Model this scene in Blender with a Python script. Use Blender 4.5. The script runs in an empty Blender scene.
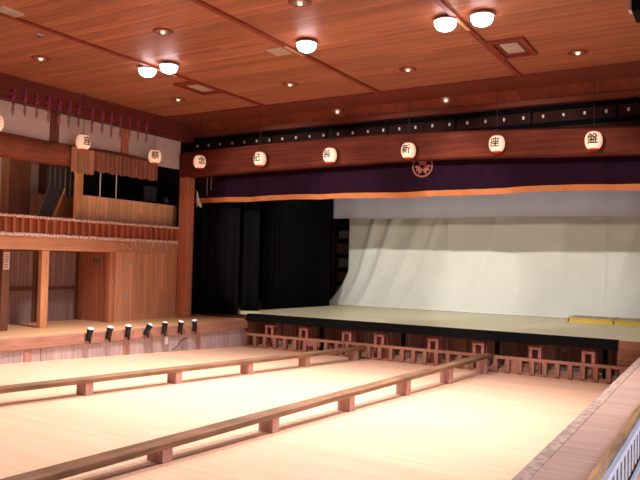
import bpy, bmesh, math, random
from mathutils import Vector, Matrix
random.seed(7)
R = math.radians
PI = math.pi
scene = bpy.context.scene
col = scene.collection

# ------------------------------------------------------------------ camera
cam_d = bpy.data.cameras.new('camera')
cam = bpy.data.objects.new('camera', cam_d)
col.objects.link(cam)
cam_d.sensor_width = 36.0
cam_d.sensor_fit = 'HORIZONTAL'
cam_d.lens = 36.0 * 690.0 / 640.0
cam_d.clip_start = 0.05
cam_d.clip_end = 200


def norm(v):
    return Vector(v).normalized()


_y = norm((412 / 690, -31 / 690, -1))            # where the hall's length runs, seen from the camera
_x = -norm((-1154 / 690, 5 / 690, -1))           # where the stage front runs
_x = (_x - _y * _x.dot(_y)).normalized()
_z = _x.cross(_y)
cam.matrix_world = Matrix((
    (_x[0], _x[1], _x[2], 0.0),
    (_y[0], _y[1], _y[2], 0.0),
    (_z[0], _z[1], _z[2], 3.0),
    (0, 0, 0, 1)))
scene.camera = cam

# ------------------------------------------------------------------ view, world
vs = scene.view_settings
vs.view_transform = 'Standard'
vs.look = 'None'
vs.gamma = 1.0
vs.use_curve_mapping = False
vs.exposure = 0.0
world = bpy.data.worlds.new('world')
scene.world = world
world.use_nodes = True
world.node_tree.nodes['Background'].inputs[0].default_value = (0.75, 0.72, 0.8, 1)
world.node_tree.nodes['Background'].inputs[1].default_value = 0.02

# ------------------------------------------------------------------ lamps of the hall
FLOOD_W, REAR_W, FOH_W, BORDER_W, DAY_W = 2150, 1150, 4800, 125, 380
FLOOD_COL = (1.0, 0.905, 0.925)
FLOOD_XY = [(-12.78, 12.64), (-12.05, 12.64), (-8.05, 12.7), (-4.86, 12.75), (-4.14, 12.8)]
REAR_XY = [(-12.6, 5.5), (-8.6, 5.5), (-4.6, 5.5)]


def spot(name, loc, target, watts, size_deg, blend, radius, color):
    d = bpy.data.lights.new(name, 'SPOT')
    d.energy = watts
    d.spot_size = R(size_deg)
    d.spot_blend = blend
    d.shadow_soft_size = radius
    d.color = color
    o = bpy.data.objects.new(name, d)
    col.objects.link(o)
    o.location = loc
    o.rotation_euler = (Vector(target) - Vector(loc)).to_track_quat('-Z', 'Y').to_euler()
    return o


def area(name, loc, target, watts, sx, sy, color):
    d = bpy.data.lights.new(name, 'AREA')
    d.shape = 'RECTANGLE'
    d.size = sx
    d.size_y = sy
    d.energy = watts
    d.color = color
    o = bpy.data.objects.new(name, d)
    col.objects.link(o)
    o.location = loc
    o.rotation_euler = (Vector(target) - Vector(loc)).to_track_quat('-Z', 'Y').to_euler()
    return o


for (x, y) in FLOOD_XY:
    spot('flood_lamp', (x, y, 7.52), (x, y, 0), FLOOD_W * (1.3 if -9 < x < -7 else 1.0), 112, 1.0, 0.14, FLOOD_COL)
for (x, y) in REAR_XY:
    spot('flood_lamp', (x, y, 7.52), (x, y, 0), REAR_W, 140, 0.8, 0.14, FLOOD_COL)
for x in (-12.8, -8.6, -4.6):
    spot('front_of_house_lamp', (x, 6.3, 7.55), (x * 0.93 - 0.6, 27, 2.0), FOH_W, 33, 0.4, 0.06, (1.0, 0.98, 0.93))
area('border_light_batten', (-8.5, 22.2, 5.55), (-8.5, 25.8, 1.1), BORDER_W, 12, 0.35, (1.0, 0.95, 0.80))
area('daylight_from_right_windows', (1.55, 8.0, 3.2), (-12.0, 8.5, 0.2), DAY_W, 13, 2.2, (0.74, 0.82, 1.0))

gl = bpy.data.lights.new('gallery_fill', 'POINT')  # unseen fill light added to brighten the gallery interior
gl.energy = 160
gl.color = (1.0, 0.82, 0.62)
gl.shadow_soft_size = .15
glo = bpy.data.objects.new('gallery_fill', gl)
glo.location = (-18.2, 11.0, 7.0)
col.objects.link(glo)

# ------------------------------------------------------------------ materials
MATS = {}


def new_mat(name):
    m = bpy.data.materials.new(name)
    m.use_nodes = True
    MATS[name] = m
    nt = m.node_tree
    return m, nt, nt.nodes['Principled BSDF']


def srgb(c):
    f = lambda v: (v / 12.92) if v <= 0.04045 else ((v + 0.055) / 1.055) ** 2.4
    return tuple(f(v / 255.0) for v in c) + (1.0,)


def plain(name, c, rough=0.7, metal=0.0, emit=None, strength=0.0, var=0.12, scale=6.0, spec=0.5):
    """a colour with slight mottling"""
    m, nt, b = new_mat(name)
    tc = nt.nodes.new('ShaderNodeTexCoord')
    nz = nt.nodes.new('ShaderNodeTexNoise')
    nz.inputs['Scale'].default_value = scale
    nz.inputs['Detail'].default_value = 3
    nt.links.new(tc.outputs['Object'], nz.inputs['Vector'])
    mr = nt.nodes.new('ShaderNodeMapRange')
    mr.inputs['From Min'].default_value = 0.3
    mr.inputs['From Max'].default_value = 0.7
    mr.inputs['To Min'].default_value = 1 - var
    mr.inputs['To Max'].default_value = 1 + var
    nt.links.new(nz.outputs['Fac'], mr.inputs['Value'])
    mx = nt.nodes.new('ShaderNodeVectorMath')
    mx.operation = 'SCALE'
    mx.inputs[0].default_value = srgb(c)[:3]
    nt.links.new(mr.outputs[0], mx.inputs['Scale'])
    nt.links.new(mx.outputs[0], b.inputs['Base Color'])
    b.inputs['Roughness'].default_value = rough
    b.inputs['Metallic'].default_value = metal
    b.inputs['Specular IOR Level'].default_value = spec
    if emit:
        b.inputs['Emission Color'].default_value = srgb(emit)
        b.inputs['Emission Strength'].default_value = strength
    return m


def wood(name, dark, light, grain='X', plank=None, across='Y', rough=0.55, gap=0.035, tone=0.18, length=4.0,
         stain=0.0, fine=1.0, spec=0.3):
    """long-grained timber; plank = board width measured along 'across'"""
    m, nt, b = new_mat(name)
    N, L = nt.nodes, nt.links
    tc = N.new('ShaderNodeTexCoord')
    mp = N.new('ShaderNodeMapping')
    s = {'X': (0.35, 9, 9), 'Y': (9, 0.35, 9), 'Z': (9, 9, 0.35)}[grain]
    mp.inputs['Scale'].default_value = tuple(v * fine for v in s)
    L.new(tc.outputs['Object'], mp.inputs['Vector'])
    vec = mp.outputs[0]
    fac_plank = None
    if plank:
        sx = N.new('ShaderNodeSeparateXYZ')
        L.new(tc.outputs['Object'], sx.inputs[0])
        dv = N.new('ShaderNodeMath'); dv.operation = 'DIVIDE'
        L.new(sx.outputs[across], dv.inputs[0]); dv.inputs[1].default_value = plank
        fl = N.new('ShaderNodeMath'); fl.operation = 'FLOOR'
        L.new(dv.outputs[0], fl.inputs[0])
        fr = N.new('ShaderNodeMath'); fr.operation = 'FRACT'
        L.new(dv.outputs[0], fr.inputs[0])
        # boards butt together every 'length' metres, staggered from row to row
        w1 = N.new('ShaderNodeTexWhiteNoise'); w1.noise_dimensions = '1D'
        L.new(fl.outputs[0], w1.inputs['W'])
        ln = N.new('ShaderNodeMath'); ln.operation = 'DIVIDE'
        L.new(sx.outputs[grain], ln.inputs[0]); ln.inputs[1].default_value = length
        ad = N.new('ShaderNodeMath'); ad.operation = 'ADD'
        L.new(ln.outputs[0], ad.inputs[0]); L.new(w1.outputs['Value'], ad.inputs[1])
        f2 = N.new('ShaderNodeMath'); f2.operation = 'FLOOR'
        L.new(ad.outputs[0], f2.inputs[0])
        cb = N.new('ShaderNodeCombineXYZ')
        L.new(fl.outputs[0], cb.inputs[0]); L.new(f2.outputs[0], cb.inputs[1])
        wn = N.new('ShaderNodeTexWhiteNoise'); wn.noise_dimensions = '3D'
        L.new(cb.outputs[0], wn.inputs['Vector'])
        of = N.new('ShaderNodeVectorMath'); of.operation = 'MULTIPLY_ADD'
        L.new(wn.outputs['Color'], of.inputs[0]); of.inputs[1].default_value = (30, 30, 30)
        L.new(vec, of.inputs[2])
        vec = of.outputs[0]
        tn = N.new('ShaderNodeMapRange')
        tn.inputs['To Min'].default_value = 1 - tone; tn.inputs['To Max'].default_value = 1 + tone
        L.new(wn.outputs['Value'], tn.inputs['Value'])
        # dark joint between boards
        g1 = N.new('ShaderNodeMath'); g1.operation = 'GREATER_THAN'
        L.new(fr.outputs[0], g1.inputs[0]); g1.inputs[1].default_value = gap
        g2 = N.new('ShaderNodeMapRange'); g2.inputs['To Min'].default_value = 0.55
        L.new(g1.outputs[0], g2.inputs['Value'])
        ml = N.new('ShaderNodeMath'); ml.operation = 'MULTIPLY'
        L.new(tn.outputs[0], ml.inputs[0]); L.new(g2.outputs[0], ml.inputs[1])
        fac_plank = ml.outputs[0]
    nz = N.new('ShaderNodeTexNoise')
    nz.inputs['Scale'].default_value = 1.6
    nz.inputs['Detail'].default_value = 5
    nz.inputs['Roughness'].default_value = 0.6
    nz.inputs['Distortion'].default_value = 0.4
    L.new(vec, nz.inputs['Vector'])
    rp = N.new('ShaderNodeValToRGB')
    rp.color_ramp.elements[0].position = 0.32
    rp.color_ramp.elements[0].color = srgb(dark)
    rp.color_ramp.elements[1].position = 0.68
    rp.color_ramp.elements[1].color = srgb(light)
    L.new(nz.outputs['Fac'], rp.inputs[0])
    out = rp.outputs[0]
    if fac_plank:
        sc = N.new('ShaderNodeVectorMath'); sc.operation = 'SCALE'
        L.new(out, sc.inputs[0]); L.new(fac_plank, sc.inputs['Scale'])
        out = sc.outputs[0]
    if stain:
        n2 = N.new('ShaderNodeTexNoise'); n2.inputs['Scale'].default_value = 1.4; n2.inputs['Detail'].default_value = 4
        L.new(tc.outputs['Object'], n2.inputs['Vector'])
        r2 = N.new('ShaderNodeMapRange'); r2.inputs['From Min'].default_value = 0.35; r2.inputs['From Max'].default_value = 0.65
        r2.inputs['To Min'].default_value = 1 - stain; r2.inputs['To Max'].default_value = 1.0
        L.new(n2.outputs['Fac'], r2.inputs['Value'])
        s2 = N.new('ShaderNodeVectorMath'); s2.operation = 'SCALE'
        L.new(out, s2.inputs[0]); L.new(r2.outputs[0], s2.inputs['Scale'])
        out = s2.outputs[0]
    L.new(out, b.inputs['Base Color'])
    b.inputs['Roughness'].default_value = rough
    b.inputs['Specular IOR Level'].default_value = spec
    bp = N.new('ShaderNodeBump'); bp.inputs['Strength'].default_value = 0.15; bp.inputs['Distance'].default_value = 0.01
    L.new(nz.outputs['Fac'], bp.inputs['Height'])
    L.new(bp.outputs[0], b.inputs['Normal'])
    return m


def speckle(name, base, flake, amount=0.52, scale=22.0, rough=0.7):
    """timber with flaking pale paint"""
    m, nt, b = new_mat(name)
    N, L = nt.nodes, nt.links
    tc = N.new('ShaderNodeTexCoord')
    nz = N.new('ShaderNodeTexNoise'); nz.inputs['Scale'].default_value = scale; nz.inputs['Detail'].default_value = 4
    L.new(tc.outputs['Object'], nz.inputs['Vector'])
    rp = N.new('ShaderNodeValToRGB')
    rp.color_ramp.elements[0].position = amount - 0.03; rp.color_ramp.elements[0].color = srgb(base)
    rp.color_ramp.elements[1].position = amount + 0.03; rp.color_ramp.elements[1].color = srgb(flake)
    L.new(nz.outputs['Fac'], rp.inputs[0])
    L.new(rp.outputs[0], b.inputs['Base Color'])
    b.inputs['Roughness'].default_value = rough
    return m


W_FLOOR = wood('pine_floor', (213, 169, 136), (226, 186, 155), 'X', 0.12, 'Y', 0.42, 0.03, 0.05, 3.6, fine=1.0)
W_CEIL = wood('cedar_ceiling', (136, 80, 56), (168, 108, 78), 'X', 0.13, 'Y', 0.5, 0.08, 0.22, 6.0)
W_CEILRED = wood('red_ceiling_board', (98, 44, 31), (116, 56, 40), 'X', None, rough=0.7)
W_CEILRED_Y = wood('red_cornice_board', (90, 36, 28), (108, 46, 36), 'Y', None, rough=0.7)
W_SOFFIT = wood('soffit_boards', (98, 42, 28), (126, 60, 40), 'Y', 0.42, 'X', 0.5, 0.03, 0.22, 3.0)
W_BATTEN = wood('dark_batten', (112, 44, 28), (136, 60, 38), 'Y', None)
W_BEAM = wood('red_brown_beam', (76, 30, 20), (108, 48, 31), 'X', None, rough=0.75, stain=0.25, spec=0.12)
W_LOG = wood('log_beam_wood', (120, 62, 42), (160, 92, 64), 'Y', None, rough=0.6, stain=0.3)
W_POST = wood('pillar_wood', (164, 96, 68), (198, 128, 96), 'Z', None)
W_POSTL = wood('pale_post_wood', (190, 128, 84), (218, 160, 112), 'Z', None)
W_DARKPOST = wood('dark_post_wood', (92, 56, 40), (118, 74, 54), 'Z', None)
W_DECK = wood('platform_deck', (196, 148, 104), (222, 178, 130), 'Y', 0.3, 'X', 0.5, 0.02, 0.1)
W_LIP = wood('platform_lip', (162, 112, 92), (196, 144, 120), 'Y', None, stain=0.2)
W_GREY = wood('weathered_boards', (168, 146, 142), (196, 174, 168), 'Z', 0.3, 'Y', 0.8, 0.03, 0.12, 9)
W_PANEL = wood('cedar_panel', (184, 124, 88), (214, 158, 120), 'Z', 0.16, 'Y', 0.55, 0.06, 0.13, 9)
W_PANELX = wood('recess_boards', (158, 94, 68), (188, 122, 90), 'Z', 0.15, 'X', 0.55, 0.06, 0.12, 9)
W_PANELUP = wood('balcony_panel', (214, 160, 112), (236, 188, 144), 'Z', 0.17, 'Y', 0.55, 0.06, 0.12, 9)
W_SLAT = wood('grey_slats', (128, 104, 96), (166, 138, 128), 'Z', 0.09, 'Y', 0.8, 0.22, 0.15, 9)
W_BALUSTER = wood('baluster_wood', (148, 80, 52), (184, 112, 76), 'Z', None)
W_GBACK = wood('gallery_back_boards', (130, 60, 36), (160, 82, 50), 'Z', 0.2, 'Y', 0.6)
W_GBEAM = wood('gallery_beam', (186, 124, 86), (214, 154, 114), 'Y', None, stain=0.15)
W_PLANK = wood('old_plank', (108, 78, 56), (152, 112, 80), 'Y', None, rough=0.6, stain=0.4)
W_BLOCK = wood('block_wood', (160, 116, 104), (190, 146, 132), 'Z', None)
W_FENCE = wood('fence_wood', (128, 84, 62), (160, 108, 82), 'X', None)
W_FENCEZ = wood('fence_post_wood', (126, 82, 66), (156, 106, 86), 'Z', None)
W_FRAME = wood('red_frame_wood', (142, 78, 66), (172, 104, 90), 'Z', None)
W_UNDER = wood('under_stage_boards', (110, 74, 64), (160, 124, 116), 'Z', 0.9, 'X', 0.8, 0.02, 0.4, 9)
W_STGFRONT = wood('stage_front_boards', (118, 70, 50), (146, 92, 66), 'X', 0.3, 'Z', 0.6, 0.04, 0.12)
W_STAGE = wood('stage_deck', (226, 217, 180), (236, 228, 194), 'X', 0.9, 'Y', 0.5, 0.008, 0.03, 5)
W_RUN = wood('runway_deck', (158, 128, 112), (184, 152, 134), 'X', 0.28, 'Y', 0.5, 0.02, 0.08, 9, stain=0.1)
W_RUNEDGE = speckle('worn_runway_edge', (140, 114, 98), (168, 142, 126), 0.5, 12)
W_LOGEDGE = wood('runway_log', (120, 84, 50), (190, 150, 104), 'Y', None, stain=0.4, rough=0.5)
W_SPECK = speckle('flaking_rail', (176, 112, 76), (226, 208, 196), 0.47, 18)
W_SPECK2 = speckle('flaking_beam', (170, 112, 76), (220, 196, 176), 0.58, 26)
M_PLASTER = plain('plaster', (196, 180, 172), 0.9, var=0.05, scale=2)
M_PLASTERD = plain('gallery_plaster', (196, 176, 152), 0.9, var=0.05, scale=2)
M_WALL = wood('hall_wall_wood', (150, 96, 64), (184, 126, 88), 'Z', 0.2, 'Y', 0.6)
M_BLACK = plain('black_cloth', (9, 9, 10), 0.95, spec=0.08, var=0.3, scale=3)
M_BLACKG = plain('dark_green_cloth', (16, 17, 16), 0.9, spec=0.08, var=0.3, scale=3)
M_SKIRT = plain('black_skirt_cloth', (14, 12, 13), 0.95, spec=0.08, var=0.2)
M_FRIEZE = plain('blackened_board', (26, 14, 12), 0.7, spec=0.08, var=0.35, scale=2)
M_VAL = plain('purple_velvet', (32, 11, 26), 0.9, spec=0.08, var=0.15)
M_GOLD = plain('gold_fringe', (176, 98, 40), 0.7, var=0.15, scale=30)
M_CREST = plain('crest_gold', (140, 78, 60), 0.7)
M_CORDW = plain('white_cord', (150, 120, 130), 0.8)
M_CLOTH = plain('white_backdrop_cloth', (212, 209, 200), 0.9, var=0.03, scale=1.0)
M_GREYC = plain('grey_border_cloth', (176, 176, 190), 0.9, var=0.04, scale=1.0)
M_WHITE = plain('white_paint', (226, 224, 220), 0.6, var=0.04)
M_PAPER = plain('white_paper', (220, 214, 206), 0.8, var=0.03)
M_FADED = plain('faded_paper', (186, 150, 126), 0.8)
M_FADEDINK = plain('faded_ink', (110, 84, 78), 0.8)
M_GREYLBL = plain('grey_sign', (150, 116, 108), 0.7)
M_METAL = plain('brushed_metal', (190, 184, 176), 0.35, 1.0)
M_ALU = plain('vent_metal', (200, 186, 172), 0.5, 0.2)
M_BLKMET = plain('black_metal', (18, 17, 18), 0.4, 0.3)
M_DGREY = plain('dark_grey_plastic', (58, 58, 64), 0.5)
M_PALEBLUE = plain('pale_rail_paint', (206, 212, 226), 0.6, var=0.04)
M_YEL = plain('gold_lacquer', (206, 168, 40), 0.5, var=0.08)
M_YTOP = plain('worn_brown_top', (176, 156, 110), 0.6, var=0.15)
M_SHELFBOX = plain('dusty_box', (120, 110, 104), 0.8)
M_SHELFRED = plain('red_brown_box', (110, 66, 46), 0.8)
M_DARKWD = wood('dark_shelf_wood', (50, 38, 28), (74, 56, 42), 'X', None)
M_PINK = plain('magenta_blossom', (150, 52, 92), 0.8, var=0.2, scale=20)
M_PINK2 = plain('pale_pink_ribbon', (160, 92, 108), 0.8, var=0.2, scale=20)
M_LEAF = plain('garland_leaf', (90, 110, 50), 0.8)
M_REED = None
M_LANT = plain('lit_lantern_paper', (246, 214, 184), 0.8, emit=(255, 204, 170), strength=0.5, var=0.02)
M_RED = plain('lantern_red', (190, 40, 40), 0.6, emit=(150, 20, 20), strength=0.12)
M_INK = plain('lantern_ink', (30, 16, 10), 0.8)
M_CABLE = plain('black_cable', (24, 18, 18), 0.7)
M_LAMP = plain('lit_flood_glass', (255, 250, 250), 0.3, emit=(255, 240, 246), strength=14, var=0)
M_BULB = plain('lit_downlight_bulb', (255, 236, 220), 0.3, emit=(255, 226, 205), strength=0.8, var=0)
M_STREAK = plain('painted_streak', (240, 200, 150), 0.35, 0.6)  # colour of the reflection streaks on the ceiling battens
M_GLASSD = plain('dark_window_glass', (120, 116, 112), 0.15)
M_SPKGRILL = plain('speaker_grille', (70, 66, 66), 0.6, scale=60, var=0.4)
M_LENS = plain('spot_lens', (235, 235, 240), 0.15)


def reed_mat(name, a, b_):
    return wood(name, a, b_, 'Z', 0.045, 'Y', 0.8, 0.22, 0.25, 9)


M_REED = reed_mat('reed_blind', (120, 76, 60), (154, 100, 80))
M_REED_LIT = reed_mat('lit_reed_blind', (160, 112, 86), (190, 140, 110))  # lighter copy: light catching the front blind, painted into the reeds


# ------------------------------------------------------------------ mesh helpers
def wloc(o):
    v = Vector((0, 0, 0))
    while o:
        v += o.location
        o = o.parent
    return v


class MB:
    def __init__(self):
        self.bm = bmesh.new()

    def box(self, x0, x1, y0, y1, z0, z1):
        vs_ = [self.bm.verts.new(p) for p in ((x0, y0, z0), (x1, y0, z0), (x1, y1, z0), (x0, y1, z0),
                                              (x0, y0, z1), (x1, y0, z1), (x1, y1, z1), (x0, y1, z1))]
        for f in ((0, 3, 2, 1), (4, 5, 6, 7), (0, 1, 5, 4), (1, 2, 6, 5), (2, 3, 7, 6), (3, 0, 4, 7)):
            self.bm.faces.new([vs_[i] for i in f])
        return self

    def hexa(self, bot, top):
        """solid between two quads (each four points, counter-clockwise from above)"""
        vs_ = [self.bm.verts.new(p) for p in list(bot) + list(top)]
        for f in ((0, 3, 2, 1), (4, 5, 6, 7), (0, 1, 5, 4), (1, 2, 6, 5), (2, 3, 7, 6), (3, 0, 4, 7)):
            self.bm.faces.new([vs_[i] for i in f])
        return self

    def tube(self, pts, rad, seg=10, caps=True):
        pts = [Vector(p) for p in pts]
        if not isinstance(rad, (list, tuple)):
            rad = [rad] * len(pts)
        rings = []
        for i, p in enumerate(pts):
            t = (pts[min(i + 1, len(pts) - 1)] - pts[max(i - 1, 0)]).normalized()
            up = Vector((0, 0, 1)) if abs(t.z) < 0.9 else Vector((1, 0, 0))
            a = t.cross(up).normalized()
            b = a.cross(t).normalized()
            rings.append([self.bm.verts.new(p + (a * math.cos(k * 2 * PI / seg) + b * math.sin(k * 2 * PI / seg)) * rad[i])
                          for k in range(seg)])
        for i in range(len(rings) - 1):
            for k in range(seg):
                self.bm.faces.new((rings[i][k], rings[i][(k + 1) % seg], rings[i + 1][(k + 1) % seg], rings[i + 1][k]))
        if caps:
            self.bm.faces.new(list(reversed(rings[0])))
            self.bm.faces.new(rings[-1])
        return self

    def lathe(self, prof, seg=20, mat=None):
        """profile [(r, z)...] turned about z"""
        mat = mat or Matrix.Identity(4)
        rings = []
        for r, z in prof:
            if r < 1e-6:
                rings.append([self.bm.verts.new(mat @ Vector((0, 0, z)))])
            else:
                rings.append([self.bm.verts.new(mat @ Vector((r * math.cos(k * 2 * PI / seg), r * math.sin(k * 2 * PI / seg), z)))
                              for k in range(seg)])
        for a, b in zip(rings, rings[1:]):
            for k in range(seg):
                q = [a[k % len(a)], a[(k + 1) % len(a)], b[(k + 1) % len(b)], b[k % len(b)]]
                q = list(dict.fromkeys(q))
                if len(q) > 2:
                    try:
                        self.bm.faces.new(q)
                    except ValueError:
                        pass
        return self

    def blob(self, c, r, sq=(1, 1, 1), sub=1):
        m = Matrix.Translation(c) @ Matrix.Diagonal((r * sq[0], r * sq[1], r * sq[2], 1))
        bmesh.ops.create_icosphere(self.bm, subdivisions=sub, radius=1, matrix=m)
        return self

    def sheet(self, fn, nu, nv, thick=0.0):
        """cloth: fn(u, v) -> point; thick gives it a second face"""
        g = [[self.bm.verts.new(fn(i / nu, j / nv)) for j in range(nv + 1)] for i in range(nu + 1)]
        for i in range(nu):
            for j in range(nv):
                self.bm.faces.new((g[i][j], g[i + 1][j], g[i + 1][j + 1], g[i][j + 1]))
        return self

    def build(self, name, mat, parent=None, world=True, smooth=False, bevel=0.0, solid=0.0, at=None):
        bm = self.bm
        bmesh.ops.recalc_face_normals(bm, faces=bm.faces)
        me = bpy.data.meshes.new(name)
        o = bpy.data.objects.new(name, me)
        if parent is not None:
            o.parent = parent
            if world:
                bmesh.ops.translate(bm, verts=bm.verts, vec=-wloc(parent))
        elif at is not None:
            if world:
                bmesh.ops.translate(bm, verts=bm.verts, vec=-Vector(at))
            o.location = at
        else:
            xs = [v.co for v in bm.verts]
            c = Vector(((min(v.x for v in xs) + max(v.x for v in xs)) / 2, (min(v.y for v in xs) + max(v.y for v in xs)) / 2,
                        min(v.z for v in xs)))
            bmesh.ops.translate(bm, verts=bm.verts, vec=-c)
            o.location = c
        bm.to_mesh(me)
        bm.free()
        if smooth:
            for p in me.polygons:
                p.use_smooth = True
        me.materials.append(mat)
        col.objects.link(o)
        if bevel:
            md = o.modifiers.new('bevel', 'BEVEL')
            md.width = bevel
            md.segments = 2
            md.limit_method = 'ANGLE'
        if solid:
            md = o.modifiers.new('thickness', 'SOLIDIFY')
            md.thickness = solid
        return o


def tag(o, label=None, cat=None, group=None, kind=None):
    if label: o['label'] = label
    if cat: o['category'] = cat
    if group: o['group'] = group
    if kind: o['kind'] = kind
    return o


def empty(name, loc, label=None, cat=None, group=None, rz=0.0):
    o = bpy.data.objects.new(name, None)
    o.empty_display_size = 0.1
    o.location = loc
    o.rotation_euler.z = rz
    col.objects.link(o)
    return tag(o, label, cat, group)


def copy_tree(o, parent=None):
    c = o.copy()
    col.objects.link(c)
    c.parent = parent
    for ch in list(o.children):
        copy_tree(ch, c)
    return c


def struct(name, mb, mat, label=None, cat=None, parent=None, **k):
    o = mb.build(name, mat, parent, **k)
    if parent is None:
        tag(o, label, cat, None, 'structure')
    return o


ORD = ['first', 'second', 'third', 'fourth', 'fifth', 'sixth', 'seventh', 'eighth', 'ninth', 'tenth', 'eleventh',
       'twelfth', 'thirteenth', 'fourteenth', 'fifteenth', 'sixteenth']

# ------------------------------------------------------------------ dimensions
XW = -17.1          # face of the left wall
XR = 1.7            # right wall
YR = -4.2           # rear wall
YS = 19.5           # stage front
ZC = 7.85           # ceiling
ZP = 0.90           # side platform deck
ZS = 1.12           # stage deck
SL = 0.035          # the hall floor falls towards the stage


def fz(y):
    return max(0.0, (YS - y) * SL)


def px_front(y):    # front edge of the side platform, not quite parallel with the wall
    return -15.72 + (y - 6.0) * 0.0889


# ------------------------------------------------------------------ setting
m = MB().hexa([(XW - 2.5, YR, fz(YR) - .15), (XR, YR, fz(YR) - .15), (XR, YS, -.15), (XW - 2.5, YS, -.15)],
              [(XW - 2.5, YR, fz(YR)), (XR, YR, fz(YR)), (XR, YS, 0), (XW - 2.5, YS, 0)])
m.hexa([(XW, YS, -.15), (XR, YS, -.15), (XR, 21.4, -.15), (XW, 21.4, -.15)],
       [(XW, YS, 0), (XR, YS, 0), (XR, 21.4, 0), (XW, 21.4, 0)])
struct('floor', m, W_FLOOR, 'pale pine plank floor of the hall sloping to the stage', 'floor', at=(0, 0, 0))
m = MB().box(XW - 3.2, XR + .2, YR, 17.55, ZC, ZC + .15)
struct('ceiling', m, W_CEIL, 'red-brown boarded ceiling over the hall', 'ceiling', at=(0, 0, 0))
m = MB().box(XW - .2, XR, 17.45, 18.72, ZC - .05, ZC + .15)
struct('trim_1', m, W_CEILRED, 'wide dark red board crossing the ceiling near the stage', 'ceiling board', at=(0, 0, 0))
m = MB().hexa([(XW - .2, 18.72, ZC - .02), (XR, 18.72, ZC - .02), (XR, 19.12, 7.56), (XW - .2, 19.12, 7.56)],
              [(XW - .2, 18.72, ZC + .12), (XR, 18.72, ZC + .12), (XR, 19.2, 7.75), (XW - .2, 19.2, 7.75)])
struct('trim_2', m, W_SOFFIT, 'sloping boarded soffit between ceiling and stage front', 'soffit', at=(0, 0, 0))
m = MB().box(XW - .2, XR, 19.06, 19.5, 7.42, 7.57)
struct('trim_3', m, W_CEILRED, 'red-brown rail along the top of the black band', 'rail', at=(0, 0, 0))
for i, (x, y0) in enumerate(((-12.6, YR), (-8.62, YR), (-4.64, YR))):
    struct('trim_%d' % (4 + i), MB().box(x - .055, x + .055, y0, 17.45, ZC - .05, ZC + .02), W_BATTEN,
           ['ceiling batten nearest the left wall', 'middle ceiling batten', 'ceiling batten ending by the framed vent on the right'][i],
           'batten', at=(x, 0, ZC))
# left wall: plaster above the log, cornice, back of gallery
struct('wall_left', MB().box(XW - .12, XW, YR, 18.66, 6.2, 7.25), M_PLASTER, 'white plaster band high on the left wall', 'wall')
struct('trim_7', MB().box(XW - .15, XW + .32, YR, 19.0, 7.2, ZC + .02), W_CEILRED_Y, 'dark red cornice board along the left ceiling edge',
       'cornice', at=(XW, 0, 7.2))
m = MB().box(XR, XR + .2, YR, 30, -.2, 2.0).box(XR, XR + .2, YR, 30, 4.4, 9.2).box(XR, XR + .2, YR, 1.4, 2.0, 4.4).box(XR, XR + .2, 14.6, 30, 2.0, 4.4)
struct('wall_right', m, M_WALL, 'timber wall on the right of the hall', 'wall', at=(XR, 0, 0))
m = MB()
m.box(XW - 3.2, XR, YR - .2, YR, 0, ZC)
struct('wall_rear', m, M_WALL, 'timber wall at the rear of the hall', 'wall', at=(0, YR, 0))
struct('wall_gallery', MB().box(XW - 2.6, XW - 2.45, YR, 19.3, 0, 8.0), M_PLASTERD, 'pale plaster wall at the back of the gallery', 'wall')
struct('wall_return', MB().box(XW - .12, XW, 18.66, 19.5, ZS, 7.5), M_FRIEZE, 'dark return between the left wall and the stage opening', 'wall')
struct('wall_end', MB().box(XW - 2.6, XW - .12, 19.3, 19.45, ZP + .01, 9.0), M_FRIEZE, 'dark wall closing the gallery end', 'wall')
# stage house
struct('stage_floor', MB().box(-14.52, XR, YS + .05, 29.6, ZS - .12, ZS).box(XW - 2.0, -14.52, 20.35, 29.6, ZS - .12, ZS), W_STAGE, 'pale greenish stage floor', 'stage floor', at=(-8, 24, ZS))
struct('wall_back', MB().box(XW - 2.2, XR + .2, 29.6, 29.8, 0, 9.2), M_FRIEZE, 'dark wall at the back of the stage', 'wall')
struct('wall_wing', MB().box(XW - 2.2, XW - 2.0, 19.45, 29.6, 0, 9.2), M_FRIEZE, 'dark wall in the left wing of the stage', 'wall')
struct('ceiling_stage', MB().box(XW - 2.2, XR + .2, 19.5, 29.8, 9.0, 9.2), M_FRIEZE, 'dark ceiling above the stage', 'ceiling')
struct('wall_header', MB().box(XW - 2.2, XR + .2, 19.56, 19.7, 6.0, 9.1), M_FRIEZE, 'dark wall over the stage opening', 'wall')

# ------------------------------------------------------------------ side platform along the left wall
sp = empty('side_platform', (-16, 12, 0), 'long raised timber platform running along the left wall', 'platform')
Y0, Y1 = 4.0, 19.46
m = MB().hexa([(-18.7, Y0, ZP - .06), (px_front(Y0), Y0, ZP - .06), (px_front(Y1), Y1, ZP - .06), (-18.7, Y1, ZP - .06)],
              [(-18.7, Y0, ZP), (px_front(Y0), Y0, ZP), (px_front(Y1), Y1, ZP), (-18.7, Y1, ZP)])
m.box(-17.05, px_front(Y1), Y1, 20.02, ZP - .06, ZP)
m.box(-18.0, -17.05, 19.9, 20.3, ZP - .06, ZP)
m.build('deck', W_DECK, sp)
MB().box(-14.62, -14.52, 19.5, 20.9, 0, ZP - .06).build('end_boards', W_STGFRONT, sp)
m = MB().hexa([(px_front(Y0) - .2, Y0, .62), (px_front(Y0) + .03, Y0, .62), (px_front(Y1) + .03, Y1, .62), (px_front(Y1) - .2, Y1, .62)],
              [(px_front(Y0) - .2, Y0, ZP + .005), (px_front(Y0) + .03, Y0, ZP + .005), (px_front(Y1) + .03, Y1, ZP + .005), (px_front(Y1) - .2, Y1, ZP + .005)])
m.build('edge_beam', W_LIP, sp, bevel=.012)
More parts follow.
